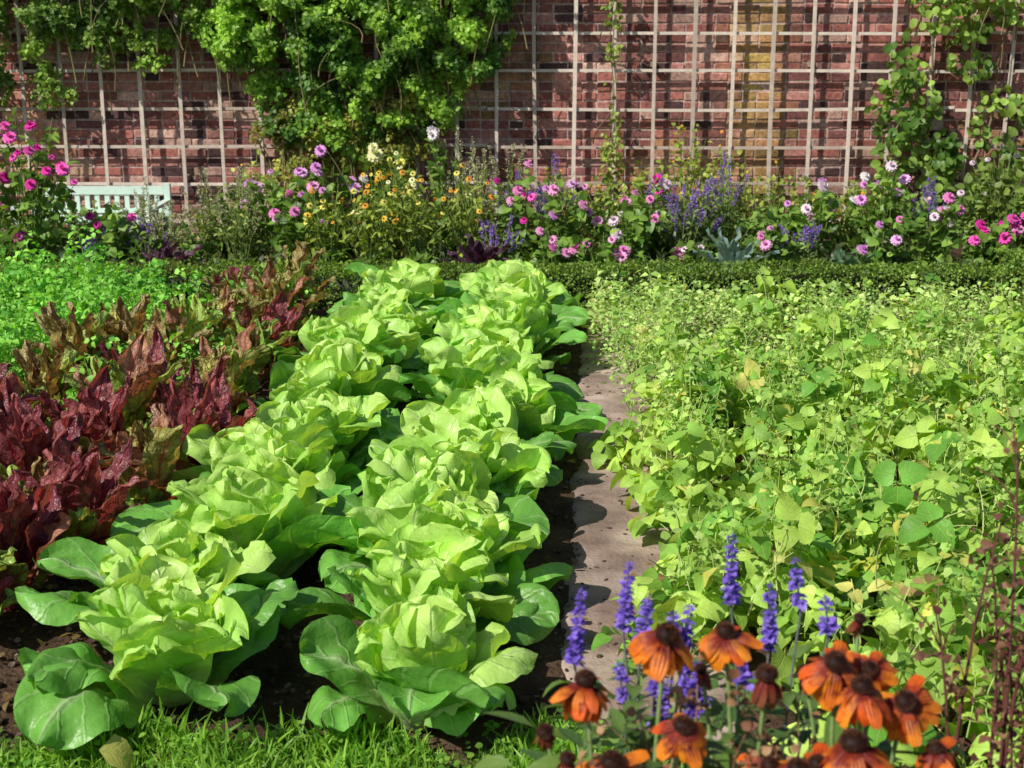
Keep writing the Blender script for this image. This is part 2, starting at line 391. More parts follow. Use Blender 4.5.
pos=[]
for x0,sl,y0,n in [(-1.30,.02,4.62,10),(-1.60,.02,3.95,12),(-1.98,.02,3.6,9),(-2.35,.0,3.9,5)]:
    for i in range(n):
        y=y0+i*.37+rng.normal(0,.05); pos.append((x0+sl*(y-4.3)+rng.normal(0,.05),y))
pos+=[(-1.43,4.25),(-1.52,3.68)]
for x,y in pos:
    mi=rng.choice(7,p=[.13,.12,.12,.15,.16,.16,.16]); s=rng.uniform(.78,1.08)
    put('chard_plant',CM[mi],x,y,0,rng.random()*6.28,(s,s,s),(rng.normal(0,.12),rng.normal(0,.12)))

# ------------------------------------------------------------------ foliage patches
TB=[leaf_tpl('heart',5,4,.18,d,wave=.03,seed=i) for i,d in enumerate((.3,.8,1.3,.6))]
TO=[leaf_tpl('ovate',4,2,.22,d,seed=i) for i,d in enumerate((.2,.7,1.2))]
TS=[leaf_tpl('ovate',2,2,.3,d,seed=i) for i,d in enumerate((.3,1.))]
TL=[leaf_tpl('lance',4,2,.3,d,seed=i) for i,d in enumerate((.3,.8,1.4))]
TR=[leaf_tpl('round',4,4,.15,d,wave=.03,seed=i) for i,d in enumerate((.2,.7,1.1))]
def dome(C,r,h,k,inner=.5,lo=.12):
    n=len(C); idx=np.repeat(np.arange(n),k); m=len(idx)
    th=rng.random(m)*6.283; cz=rng.random(m); s=np.sqrt(1-cz**2)
    q=inner+(1-inner)*rng.random(m)**.6
    d=np.stack([s*np.cos(th),s*np.sin(th),cz],1)
    P=C[idx]+np.stack([d[:,0]*r[idx]*q,d[:,1]*r[idx]*q,h[idx]*(lo+(1-lo)*cz*q)],1)
    return P,d,idx,q
def leafdirs(N,m,up=.8,j=.45,droop=-.25):
    U=nrm(N*[.6,.6,1]+[0,0,up]+rng.normal(0,j,(m,3)))
    F=nrm(N*[1,1,.1]+rng.normal(0,.8,(m,3))*[1,1,.25]+[0,0,droop])
    return F,U
def trifoliate(mb,P,F,U,S,C,tp,m=0):
    R=nrm(np.cross(F,U)); n=len(P)
    for ang,off in ((0,.25),(1.75,.0),(-1.75,.0)):
        f=F*math.cos(ang)+R*math.sin(ang)
        scatter_multi(mb,tp,P+F*(off*S)[:,None]+f*(.08*S)[:,None],f,U+rng.normal(0,.12,(n,3)),S*(1.05 if off else .92),C*rng.uniform(.92,1.08,(n,1)),m)

def bean_patch():
    mb=MB(); C=[];H=[];R=[]
    for x in np.arange(.55,3.9,.27):
        for y in np.arange(2.65,7.1,.26):
            xx=x+rng.normal(0,.05)+.06*(y-3.65); yy=y+rng.normal(0,.06)
            if xx>2.75+.1*(yy-6): continue
            if y>5.7 and rng.random()<(y-5.7)*.5: continue
            if y<3.2 and xx<.72: continue
            C.append((xx,yy,0)); hh=.36+.26*mn.noise(Vector((xx*2.4,yy*2.4,0)))+rng.normal(0,.06)
            H.append(max(.18,hh)); R.append(rng.uniform(.14,.23))
    C=np.array(C);H=np.array(H);R=np.array(R)
    P,N,idx,q=dome(C,R,H,29,.30); m=len(P)
    F,U=leafdirs(N,m,.45,.65,-.30)
    t=np.array([.5+.8*mn.noise(Vector((p[0]*2.6,p[1]*2.6,4))) for p in P])+rng.normal(0,.3,m); t=np.clip(t,0,1)
    col=mixc((.15,.38,.05),(.56,.78,.15),t)
    yl=rng.random(m)<.05; col[yl]=mixc((.64,.62,.10),(.76,.74,.24),rng.random(yl.sum()))
    br=rng.random(m)<.012; col[br]=(.36,.24,.10)
    S=rng.uniform(.038,.086,m)*(.75+.5*rng.random(m))
    trifoliate(mb,P,F,U,S,col,TB)
    k=rng.random(m)<.35
    tubes(mb,curve_paths(C[idx][k]+rng.normal(0,.02,(k.sum(),3))*[1,1,0],P[k]),.003,.0015,mixc((.30,.46,.12),(.46,.50,.17),rng.random(k.sum())),1)
    k=rng.random(m)<.06; n=k.sum(); p0=P[k]; p1=p0+np.stack([rng.normal(0,.02,n),rng.normal(0,.02,n),-rng.uniform(.07,.13,n)],1)
    tubes(mb,curve_paths(p0,p1,5,jit=.012),.004,.002,mixc((.36,.52,.14),(.58,.58,.2),rng.random(n)),1)
    n=520; i=rng.integers(0,len(C),n); p0=C[i]+np.stack([rng.normal(0,.08,n),rng.normal(0,.08,n),H[i]*.6],1); p1=p0+np.stack([rng.normal(0,.06,n),rng.normal(0,.06,n),rng.uniform(.08,.19,n)],1)
    pth=curve_paths(p0,p1,6,jit=.03)
    tubes(mb,pth,.0022,.0012,mixc((.32,.50,.12),(.50,.52,.2),rng.random(n)),1)
    mm=4200; j=rng.integers(0,n,mm); Pp=pth[j,rng.integers(2,6,mm)]+rng.normal(0,.014,(mm,3))
    scatter_multi(mb,TO,Pp,rng.normal(0,1,(mm,3))+[0,0,.2],rng.normal(0,.6,(mm,3))+[0,0,1],rng.uniform(.012,.036,mm),mixc((.28,.52,.08),(.60,.80,.22),rng.random(mm)))
    mb.obj('bean_plants',[M_bean,M_stem])
bean_patch()

def herb_patch():
    mb=MB(); C=[];H=[];R=[]
    for x in np.arange(.50,3.5,.19):
        for y in np.arange(5.2,8.2,.19):
            xx=x+rng.normal(0,.05)+.06*(y-3.65)*.4; yy=y+rng.normal(0,.05)
            if xx>2.65: continue
            if (xx-1.55)**2/.14+(yy-7.5)**2/.12<1: continue
            if yy<6.3 and rng.random()<.55: continue
            hh=.33+.22*mn.noise(Vector((xx*2.1,yy*2.1,8)))+rng.normal(0,.05)
            if yy>7.7: hh=min(hh,.26)
            C.append((xx,yy,0)); H.append(max(.14,hh)); R.append(rng.uniform(.11,.2))
    C=np.array(C);H=np.array(H);R=np.array(R)
    P,N,idx,q=dome(C,R,H,135,.35); m=len(P)
    F,U=leafdirs(N,m,.5,.7,.1)
    nz=np.array([mn.noise(Vector((p[0]*1.8,p[1]*1.8,14))) for p in P])
    t=np.clip(.5+.8*nz+rng.normal(0,.3,m),0,1)
    col=mixc((.22,.46,.08),(.66,.84,.28),t)
    yl=rng.random(m)<.05; col[yl]=(.66,.64,.32)
    S=rng.uniform(.014,.032,m)*(1+.9*(nz>.12))
    scatter_multi(mb,TS+[leaf_tpl('ovate',2,2,.1,.2,seed=8)],P,F,U,S,col)
    k=rng.random(m)<.05
    tubes(mb,curve_paths(C[idx][k],P[k]+[0,0,.03]),.0022,.001,mixc((.36,.54,.16),(.58,.62,.28),rng.random(k.sum())),1)
    n=2600; j=rng.integers(0,m,n)
    scatter_multi(mb,TS,P[j]+[0,0,.03],rng.normal(0,1,(n,3)),rng.normal(0,1,(n,3)),rng.uniform(.006,.013,n),mixc((.66,.72,.45),(.78,.80,.6),rng.random(n)))
    mb.obj('herb_plants',[M_fine,M_stem])
herb_patch()

def parsley_patch():
    mb=MB(); C=[];H=[];R=[]
    for x in np.arange(-4.3,-1.8,.2):
        for y in np.arange(5.5,8.35,.2):
            xx=x+rng.normal(0,.05); yy=y+rng.normal(0,.05)
            if xx>-1.92 or (yy<6.3 and xx>-2.2): continue
            C.append((xx,yy,0)); H.append(max(.2,.40+.30*mn.noise(Vector((xx*2.2,yy*2.2,3)))+rng.normal(0,.07))); R.append(rng.uniform(.12,.19))
    for xx,yy in ((-1.45,7.3),(-1.5,6.9),(-1.85,6.2),(-1.3,7.9),(-1.75,7.6),(-1.42,6.2),(-1.7,5.6),(-1.8,6.9),(-1.6,6.5)):
        C.append((xx,yy,0)); H.append(.40); R.append(.18)
    C=np.array(C);H=np.array(H);R=np.array(R)
    P,N,idx,q=dome(C,R,H,72,.30); m=len(P)
    F,U=leafdirs(N,m,.45,.65,-.1)
    col=mixc((.12,.42,.05),(.40,.80,.12),np.clip(rng.normal(.5,.3,m),0,1))
    trifoliate(mb,P,F,U,rng.uniform(.022,.044,m),col,TO)
    k=rng.random(m)<.25
    tubes(mb,curve_paths(C[idx][k],P[k]),.003,.0015,(.28,.48,.1),1)
    mb.obj('parsley_plants',[M_fine,M_stem])
parsley_patch()

# ------------------------------------------------------------------ box hedge
def hedge(name,x0,x1,y0,y1,h,dens=6500):
    mb=MB()
    box(mb,(x0+.05,y0+.05,0),(x1-.05,y1-.05,h-.05),(.02,.035,.01),0)
    L=x1-x0;D=y1-y0
    parts=[]
    for kind,area in (('t',L*D),('f',L*h),('b',L*h*.4),('l',D*h),('r',D*h)):
        n=int(area*dens); a=rng.random(n); b=rng.random(n); d=-rng.random(n)**2*.05+.012
        if kind=='t': P=np.stack([x0+a*L,y0+b*D,h+d],1); N=np.tile([0,0,1.],(n,1))
        if kind=='f': P=np.stack([x0+a*L,y0-d,b*h],1); N=np.tile([0,-1.,0],(n,1))
        if kind=='b': P=np.stack([x0+a*L,y1+d,b*h],1); N=np.tile([0,1.,0],(n,1))
        if kind=='l': P=np.stack([x0-d,y0+a*D,b*h],1); N=np.tile([-1.,0,0],(n,1))
        if kind=='r': P=np.stack([x1+d,y0+a*D,b*h],1); N=np.tile([1.,0,0],(n,1))
        P=P+N*np.array([.04*mn.noise(Vector(tuple(p*5))) for p in P])[:,None]
        parts.append((P,N))
    P=np.concatenate([p for p,_ in parts]); N=np.concatenate([n for _,n in parts]); m=len(P)
    F=nrm(N+rng.normal(0,.7,(m,3))+[0,0,.5]); U=nrm(N+rng.normal(0,.7,(m,3))+[0,0,.3])
    scatter_multi(mb,TS,P,F,U,rng.uniform(.012,.025,m),mixc((.06,.14,.02),(.28,.42,.06),rng.random(m)),0)
    mb.obj(name,[M_fine])
hedge('box_hedge',-4.2,2.95,8.42,8.74,.225)
hedge('box_hedge',3.02,4.4,8.05,8.7,.32)

# ------------------------------------------------------------------ brick wall
def wall():
    root=bpy.data.objects.new('brick_wall',None); scene.collection.objects.link(root)
    X0,X1,Y=-9.,9.,11.2
    mb=MB(); box(mb,(X0,Y+.004,0),(X1,Y+.34,2.95),(.58,.43,.38))
    mb.obj('mortar',[M_brick],False,parent=root)
    mb=MB(); BL,BH=.212,.060
    nc=int(2.95/.0725)
    for c in range(nc):
        x=X0-(.11 if c%2 else 0)
        z=.005+c*.0725
        while x<X1:
            L=BL if rng.random()<.6 else .1
            a=max(x,X0); b=min(x+L,X1)
            if b-a>.03:
                col=np.array([(.38,.145,.12),(.50,.235,.20),(.26,.11,.105),(.12,.065,.065),(.56,.35,.29)][rng.choice(5,p=[.31,.26,.19,.12,.12])])*rng.uniform(.75,1.25)
                xm=(a+b)/2
                yl=math.exp(-((xm-1.88)/.17)**2)*(.35+.6*rng.random())*(z>.3)
                yl=max(yl,.35*(mn.noise(Vector((xm*1.2,z*1.2,2)))>.3)*rng.random())
                col=col*(1-yl)+np.array((.64,.46,.13))*yl
                y0=Y-.005+rng.normal(0,.003)
                e=.004; zz0=z+rng.normal(0,.0015); zz1=z+BH+rng.normal(0,.002)
                V=np.array([(a,Y+.02,zz0),(b,Y+.02,zz0),(b,Y+.02,zz1),(a,Y+.02,zz1),
                            (a,y0+e,zz0),(b,y0+e,zz0),(b,y0+e,zz1),(a,y0+e,zz1),
                            (a+e,y0,zz0+e),(b-e,y0,zz0+e),(b-e,y0,zz1-e),(a+e,y0,zz1-e)])
                V[4:,0]+=rng.normal(0,.002,8); V[4:,2]+=rng.normal(0,.0018,8); V[4:,1]+=rng.normal(0,.0012,8)
                Fq=[(8,9,10,11),(4,5,9,8),(5,6,10,9),(6,7,11,10),(7,4,8,11),(0,1,5,4),(1,2,6,5),(2,3,7,6),(3,0,4,7)]
                mb.add(V,Fq,col,np.zeros((12,3)))
            x+=L+.0125
    mb.obj('bricks',[M_brick],False,parent=root)
    mb=MB()
    x=X0
    while x<X1:
        box(mb,(x,Y-.06,2.955),(x+.59,Y+.40,3.04),np.array((.34,.31,.27))*rng.uniform(.85,1.1)); x+=.6
    mb.obj('coping',[M_brick],False,parent=root)
wall()

def trellis():
    mb=MB(); z0,z1=.12,2.62
    def strip(p,q,w,th,axis):
        K=9; t=np.linspace(0,1,K); V=[]
        ph=rng.random()*6; am=rng.normal(0,.006)
        for s in t:
            c=np.array(p)*(1-s)+np.array(q)*s; wob=am*math.sin(s*5+ph)
            x,y,z=c
            if axis=='v':
                x+=wob
                V+= [(x-w/2,y,z),(x+w/2,y,z),(x+w/2,y+th,z),(x-w/2,y+th,z),(x-w/2,y,z)]
            else:
                z+=wob
                V+= [(x,y,z-w/2),(x,y,z+w/2),(x,y+th,z+w/2),(x,y+th,z-w/2),(x,y,z-w/2)]
        Fq=grid_faces(K-1,4)
        col=mixc((.50,.41,.34),(.76,.66,.57),[rng.random()])[0]
        mb.add(V,Fq,col,np.zeros((len(V),3)))
        e=len(V); mb.add([V[0],V[1],V[2],V[3]],[(0,1,2,3)],col,np.zeros((4,3))); mb.add([V[e-5],V[e-4],V[e-3],V[e-2]],[(0,1,2,3)],col,np.zeros((4,3)))
    for k in range(-24,25):
        x=-.125+.302*k; strip((x+rng.normal(0,.005),11.095,z0),(x+rng.normal(0,.005),11.095,z1),.027*rng.uniform(.85,1.15),.016,'v')
    for i in range(-1,8):
        z=.45+.288*i
        for a,b in ((-7.4,-3.8),(-3.79,-.2),(-.19,3.4),(3.41,7.2)):
            zz=z+rng.normal(0,.006)
            strip((a,11.1135,zz),(b,11.1135,zz+rng.normal(0,.008)),.022,.014,'h')
    for k in range(-24,25,4):
        for i in (0,3,6):
            x=-.125+.302*k; z=.45+.288*i+.03; box(mb,(x-.02,11.13,z),(x+.02,11.21,z+.04),(.3,.26,.2))
    mb.obj('wooden_trellis',[M_wood],False)
trellis()

# ------------------------------------------------------------------ climbers
def climber(blobs,n_per,tpls,size,c1,c2,Y=11.08,gate=-.1,tri=False,seed=0):
    mb=MB(); Ps=[];Ns=[]
    for (x,z,rx,rz,dep,dn) in blobs:
        n=int(n_per*rx*rz*4*dn)
        th=rng.random(n)*6.283; rr=np.sqrt(rng.random(n))*1.08
        px=x+rx*rr*np.cos(th); pz=z+rz*rr*np.sin(th)
        edge=np.sqrt(np.clip(1-np.minimum(rr,1)**2,0,1))
        py=Y-.03-dep*edge*(.35+.65*rng.random(n))-.03*rng.random(n)
        P=np.stack([px,py,pz],1)
        g=np.array([mn.noise(Vector((p[0]*5,p[2]*5,seed)))+.5*mn.noise(Vector((p[0]*13,p[2]*13,seed))) for p in P])
        bulge=np.clip(g,-.4,.6)*.40*min(1,dep*4)
        P[:,1]-=bulge
        keep=(g>gate-(.26*edge))&(P[:,2]>.02)&(P[:,2]<2.9+.1*rng.random(n)); P=P[keep]
        N=nrm(np.stack([(P[:,0]-x)/rx*.5,-np.ones(len(P)),(P[:,2]-z)/rz*.4+.3],1)); Ps.append(P);Ns.append(N)
    P=np.concatenate(Ps);N=np.concatenate(Ns);m=len(P)
    P[:,1]=np.minimum(P[:,1],11.17)
    U=nrm(N+rng.normal(0,.55,(m,3))+[0,0,.35]); F=nrm(rng.normal(0,.6,(m,3))+[0,-.1,-.7])
    t=np.clip(np.array([.5+1.1*mn.noise(Vector((p[0]*3,p[1]*3,p[2]*3))) for p in P])+rng.normal(0,.25,m),0,1)
    col=mixc(c1,c2,t); S=rng.uniform(size[0],size[1],m)
    if tri: trifoliate(mb,P,F,U,S,col,tpls)
    else: scatter_multi(mb,tpls,P,F,U,S,col)
    n=max(6,m//60); j=rng.integers(0,m,n); p1=P[j].copy(); p0=p1+np.stack([rng.normal(0,.12,n),rng.uniform(0,.08,n),-rng.uniform(.15,.5,n)],1); p0[:,1]=np.minimum(p0[:,1],Y+.01); p0[:,2]=np.maximum(p0[:,2],0)
    tubes(mb,curve_paths(p0,p1,6,jit=.05),.006,.002,mixc((.18,.12,.07),(.26,.26,.10),rng.random(n)),1)
    return mb
G1=(.06,.17,.02);G2=(.36,.62,.07)
mb=climber([(-1.15,1.80,1.0,.58,.30,1),(-1.75,1.62,.55,.45,.25,1),(-.50,1.62,.48,.38,.22,1),(-1.35,1.12,.55,.45,.22,.8),(-1.0,2.4,1.3,.5,.3,.9),(-.75,1.15,.38,.30,.18,.8),(-.2,1.95,.3,.2,.15,.7)],1900,TO,(.028,.052),G1,G2,gate=-.06,tri=True,seed=2)
for x0,x1 in ((-1.9,-1.5),(-1.5,-1.2),(-1.1,-.9),(-1.3,-1.7),(-.9,-.5)):
    z=np.linspace(0,2.2,14); p=np.stack([x0+(x1-x0)*z/2.2+.04*np.sin(z*6+x0),np.full(14,11.05),z],1); tubes(mb,p[None],.018,.006,(.16,.11,.07),1,6)
mb.obj('climbing_rose',[M_ivy,M_stem])
mb=climber([(-1.55,.75,.42,.38,.14,.8),(-1.05,.78,.38,.36,.14,.8),(-.7,.95,.2,.25,.1,.5)],1600,TO,(.022,.045),(.14,.17,.02),(.52,.52,.09),gate=-.02,tri=True,seed=5)
mb.obj('climbing_rose',[M_ivy,M_stem])
mb=climber([(-2.7,1.92,.65,.34,.2,1),(-3.5,1.95,.75,.34,.2,.9),(-3.1,2.4,1.4,.45,.25,.8),(-3.6,1.2,.35,.14,.1,.4),(-2.85,1.45,.3,.12,.1,.4),(-3.9,1.4,.4,.3,.15,.6),(-3.0,1.72,.8,.22,.15,.8)],1700,TO,(.03,.05),(.06,.14,.02),(.28,.46,.06),gate=.02,tri=True,seed=9)
mb.obj('climbing_vine',[M_ivy,M_stem])
mb=climber([(3.0,1.05,.26,.26,.14,.8),(3.1,.70,.34,.24,.14,.9),(3.0,.35,.36,.26,.15,.9),(3.45,1.45,.22,.2,.12,.7),(3.35,1.80,.4,.2,.14,.8),(2.98,1.42,.14,.2,.08,.5),(3.75,.7,.28,.6,.15,.5),(3.75,1.95,.6,.25,.2,.5),(2.9,.12,.3,.15,.1,.9),(3.35,.45,.3,.35,.12,.7)],1100,TR,(.045,.08),(.09,.20,.03),(.36,.54,.10),gate=.03,seed=12)
for x0,x1 in ((3.05,3.3),(3.2,3.0),(3.4,3.9)):
    z=np.linspace(0,2.1,14); p=np.stack([x0+(x1-x0)*z/2.1+.05*np.sin(z*5+x0),np.full(14,11.06),z],1); tubes(mb,p[None],.015,.005,(.2,.14,.09),1,6)
mb.obj('grape_vine',[M_ivy,M_stem])
mb=climber([(.76,1.7,.07,.35,.05,.45),(.74,1.15,.05,.3,.05,.35),(.77,.7,.08,.3,.06,.6)],3000,TO,(.03,.05),(.14,.22,.03),(.38,.50,.09),gate=-.1,seed=15)
z=np.linspace(0,2.3,16); p=np.stack([.76+.02*np.sin(z*7),np.full(16,11.075),z],1); tubes(mb,p[None],.006,.003,(.2,.16,.08),1)
mb.obj('climbing_vine',[M_ivy,M_stem])

# ------------------------------------------------------------------ bench
def bench():
    root=bpy.data.objects.new('garden_bench',None); scene.collection.objects.link(root)
    c=(.62,.76,.68); x0,x1=-3.58,-2.62; yb=10.72; yf=10.32
    mb=MB()
    box(mb,(x0,yb,.42),(x1,yb+.035,.48),c); mb.obj('top_rail',[M_paint],False,parent=root)
    mb=MB(); box(mb,(x0,yb+.003,.28),(x1,yb+.032,.315),c); mb.obj('lower_rail',[M_paint],False,parent=root)
    mb=MB()
    for x in np.arange(x0+.06,x1-.06,.075): box(mb,(x,yb+.008,.315),(x+.035,yb+.026,.42),c)
    mb.obj('back_slats',[M_paint],False,parent=root)
    mb=MB()
    for i in range(5): box(mb,(x0,yf+i*.08,.25),(x1,yf+i*.08+.065,.27),c)
    mb.obj('seat',[M_paint],False,parent=root)
    for i,x in enumerate((x0-.046,x1+.001)):
        mb=MB(); box(mb,(x,yf-.01,0),(x+.045,yf+.035,.36),c); box(mb,(x,yb,0),(x+.045,yb+.045,.50),c); box(mb,(x-.005,yf-.03,.361),(x+.05,yb-.001,.382),c)
        mb.obj('leg_frame_%d'%(i+1),[M_paint],False,parent=root)
bench()

# ------------------------------------------------------------------ flowers
def flower_tpl(layers,prof='petal',wscale=1.,nv=2):
    Vs=[];Fs=[];Ls=[];n=0
    for (cnt,r,elev,ph) in layers:
        t=leaf_tpl(prof,nv,2,-.1,-.4 if elev>.6 else .5)
        for i in range(cnt):
            a=ph+i*6.2832/cnt; ca,sa=math.cos(a),math.sin(a); ce,se=math.cos(elev),math.sin(elev)
            V=t[0]*[wscale*1.6,1,1]; y=V[:,1]*ce-V[:,2]*se; z=V[:,1]*se+V[:,2]*ce
            y=y*r; x=V[:,0]*r; z=z*r
            Vs.append(np.stack([x*-sa+y*ca,x*ca+y*sa,z],1)); Fs.append(t[1]+n); Ls.append(t[2]); n+=len(V)
    return np.concatenate(Vs),np.concatenate(Fs),np.concatenate(Ls)
FT_d=flower_tpl([(11,1,.05,0),(10,.9,.45,.3),(8,.72,.85,.1),(6,.5,1.2,.2)])
FT_s=flower_tpl([(8,1,.1,0)])
BALL=cubesphere(2)
def flower_heads(mb,P,U,S,C,tpl,ctr=None,m=1):
    F=nrm(np.cross(U,rng.normal(0,1,U.shape)))
    scatter(mb,tpl,P,F,U,S,C,m)
    if ctr is not None: scatter(mb,BALL,P+U*.1*S[:,None],F,U,np.stack([S*.28,S*.28,S*.2],1),ctr,m)

def border_plant(name,x,y,h,r,nst,leaves,lsize,c1,c2,nleaf,fcols=None,fsize=.035,nf=6,ftype='d',tri=False,ctr=None):
    mb=MB(); n=nst
    a=rng.random(n)*6.283; q=np.sqrt(rng.random(n))
    P0=np.stack([x+.25*r*q*np.cos(a),y+.25*r*q*np.sin(a),np.zeros(n)],1)
    P1=np.stack([x+r*q*np.cos(a),y+r*q*np.sin(a)*.8,h*(1-.35*q**2)*rng.uniform(.75,1.08,n)],1)
    paths=curve_paths(P0,P1,7,jit=.02)
    tubes(mb,paths,.004,.002,mixc((.12,.2,.05),(.22,.3,.08),rng.random(n)),2)
    m=nleaf*n; si=rng.integers(0,n,m); t=rng.random(m)**.8*.93
    i0=np.minimum((t*6).astype(int),5); f=t*6-i0
    P=paths[si,i0]*(1-f)[:,None]+paths[si,i0+1]*f[:,None]
    out=nrm(np.stack([P[:,0]-x,P[:,1]-y,0*t],1)+rng.normal(0,.7,(m,3)))
    F=nrm(out+[0,0,.25]+rng.normal(0,.3,(m,3))); U=nrm(np.array([0,-.15,1.])+rng.normal(0,.4,(m,3)))
    P=P+out*rng.uniform(0,.05,m)[:,None]
    col=mixc(c1,c2,np.clip(rng.normal(.5,.28,m),0,1))
    S=rng.uniform(lsize[0],lsize[1],m)
    if tri: trifoliate(mb,P,F,U,S,col,leaves)
    else: scatter_multi(mb,leaves,P,F,U,S,col)
    if fcols is not None:
        fc=np.array(fcols)
        if ftype in('d','s'):
            k=min(nf,n); j=rng.choice(n,k,replace=False); Pf=P1[j]+[0,0,.015]
            U=nrm(np.stack([rng.normal(0,.4,k),rng.normal(-.7,.35,k),np.full(k,.7)],1))
            C=fc[rng.integers(0,len(fc),k)]*rng.uniform(.85,1.1,(k,1))
            flower_heads(mb,Pf,U,rng.uniform(.6,1.15,k)*fsize,C,FT_d if ftype=='d' else FT_s,ctr,1)
        else:
            k=min(nf,n); j=rng.choice(n,k,replace=False)
            for q_ in j:
                L=rng.uniform(.10,.2)*fsize/.035; nn=70
                tt=rng.random(nn); th=rng.random(nn)*6.283; d=nrm(P1[q_]-paths[q_,-2])
                tip=P1[q_]+d*L*.6; b=tip-d*L
                o=np.stack([np.cos(th),np.sin(th),.3+0*th],1)
                rr=.010*(1-.6*tt)
                Pp=b+d*(tt*L)[:,None]+o*rr[:,None]*.6
                scatter_multi(mb,TS,Pp,o,rng.normal(0,1,(nn,3)),rng.uniform(.008,.017,nn),fc[rng.integers(0,len(fc),nn)]*rng.uniform(.7,1.2,(nn,1)),1)
                tubes(mb,np.linspace(P1[q_],tip,3)[None],.002,.001,(.1,.14,.06),2)
    mb.obj(name,[M_ivy,M_petal,M_stem])
MAG=[(.80,.05,.44),(.88,.14,.56)];PNK=[(.88,.42,.70),(.84,.28,.62)];WHT=[(.9,.84,.86),(.88,.72,.82)];YEL=[(.88,.82,.18),(.9,.88,.48)]
ORG=[(.85,.36,.04),(.86,.55,.06)];PUR=[(.30,.15,.62),(.42,.25,.75)];MAU=[(.76,.34,.74),(.84,.50,.82)]
GA=(.06,.16,.02);GB=(.30,.48,.08)
D=lambda x,y,h,r,cols,nf=9,n=20,g=(GA,GB),fs=.042,nl=11: border_plant('dahlia_plant',x,y,h,r,n,TO,(.05,.09),g[0],g[1],nl,cols,fs,nf,'d')
D(-3.12,9.25,1.15,.30,MAG,18,38); D(-3.5,9.2,1.0,.30,MAG,10,32); D(-3.95,9.4,.95,.3,MAG,7,24); D(-2.62,9.35,.52,.25,MAG,3,18,fs=.045);D(-3.3,9.0,.55,.25,MAG,6,20)
D(-1.62,9.7,.82,.24,MAU,7,22); D(-1.25,9.8,.86,.26,MAU,8,22,fs=.045); D(-1.4,9.4,.64,.24,MAU+PNK,6,20)
D(-.82,9.9,.98,.18,YEL,3,10,fs=.06); D(-.50,9.9,1.0,.14,WHT,2,7,fs=.06);D(-.95,9.9,.92,.16,WHT+YEL,3,9)
D(.05,9.6,.72,.22,PNK+MAG,8,18);D(.35,9.5,.70,.24,PNK+MAU,9,20); D(.80,9.5,.62,.26,PNK+WHT,10,20); D(.55,9.05,.40,.22,PNK,7,16); D(.95,9.8,.65,.22,MAG+WHT,5,16); D(.25,9.1,.36,.2,PNK,4,14)
D(2.05,9.6,.66,.26,WHT+MAU,9,20); D(2.5,9.7,.76,.28,WHT+MAU,11,24); D(2.75,9.3,.56,.26,WHT+PNK,9,18); D(2.35,9.1,.42,.22,MAU,5,14); D(3.15,9.2,.45,.25,MAG,8,18); D(3.6,9.3,.55,.3,MAG+PNK,11,24)
D(3.5,10.2,.85,.35,WHT,8,30,g=((.06,.12,.02),(.28,.38,.08)),fs=.03); D(1.7,9.25,.38,.2,PNK,4,14); D(1.2,9.1,.3,.18,WHT+PNK,4,12)
for x,y,h in ((-.95,9.3,.70),(-.65,9.4,.72),(-1.2,9.3,.66),(-.3,9.5,.70),(-.8,9.7,.8)): border_plant('helenium_plant',x,y,h,.20,30,TL,(.05,.085),(.12,.20,.02),(.42,.52,.08),10,ORG+YEL,.023,16,'s',ctr=(.12,.05,.02))
for x,y,h in ((-2.45,9.4,.36),(-2.7,9.3,.32),(.0,9.9,.62),(.3,10.,.66),(1.15,9.6,.55),(1.3,9.7,.58),(1.48,9.8,.72),(1.05,9.9,.6),(1.9,9.3,.35),(-.1,9.3,.42),(2.9,9.9,.55)):
    border_plant('salvia_plant',x,y,h,.14,26,TL,(.04,.07),(.08,.15,.04),(.26,.36,.12),9,PUR,.035,14,'k')
for x,y,h in ((-2.75,9.6,.40),(-2.55,9.9,.52),(-2.1,9.9,.60),(-.25,10.2,.85),(-1.85,9.6,.66),(-.2,9.7,.66),(-2.3,9.5,.45),(-.02,10.3,.8),(-.4,9.9,.9)):
    border_plant('hyssop_plant',x,y,h,.17,24,TL,(.04,.07),(.14,.20,.04),(.40,.46,.13),9,[(.52,.48,.30),(.62,.60,.38)],.04,14,'k')
for x,y,h in ((1.28,10.6,1.0),(1.55,10.5,.85),(1.75,10.4,.72),(.95,10.6,.7),(-1.85,10.2,.78),(2.05,10.5,.70),(.3,10.5,.7),(2.5,10.4,.62),(1.4,10.2,.7),(-1.5,10.3,.72),(.65,10.3,.66)):
    border_plant('shrub',x,y,h,.24,24,TO,(.03,.055),(.15,.24,.03),(.54,.60,.12),17,ORG,.015,3,'s')
for i in range(36):
    x=-4.2+i*.235+rng.normal(0,.04); dark=rng.random()<.45
    g=((.03,.06,.02),(.10,.14,.05)) if dark else (GA,(.22,.36,.06))
    border_plant('perennial_plant',x,9.02+rng.random()*.25,rng.uniform(.18,.32),.18,18,TO if i%2 else TL,(.04,.075),g[0],g[1],11,None)
for i in range(32):
    x=-4.2+i*.27+rng.normal(0,.05)
    border_plant('perennial_plant',x,9.7+rng.random()*.8,rng.uniform(.32,.55),.25,22,TO if i%3 else TL,(.04,.08),(.05,.12,.02),(.24,.40,.07),11,None)
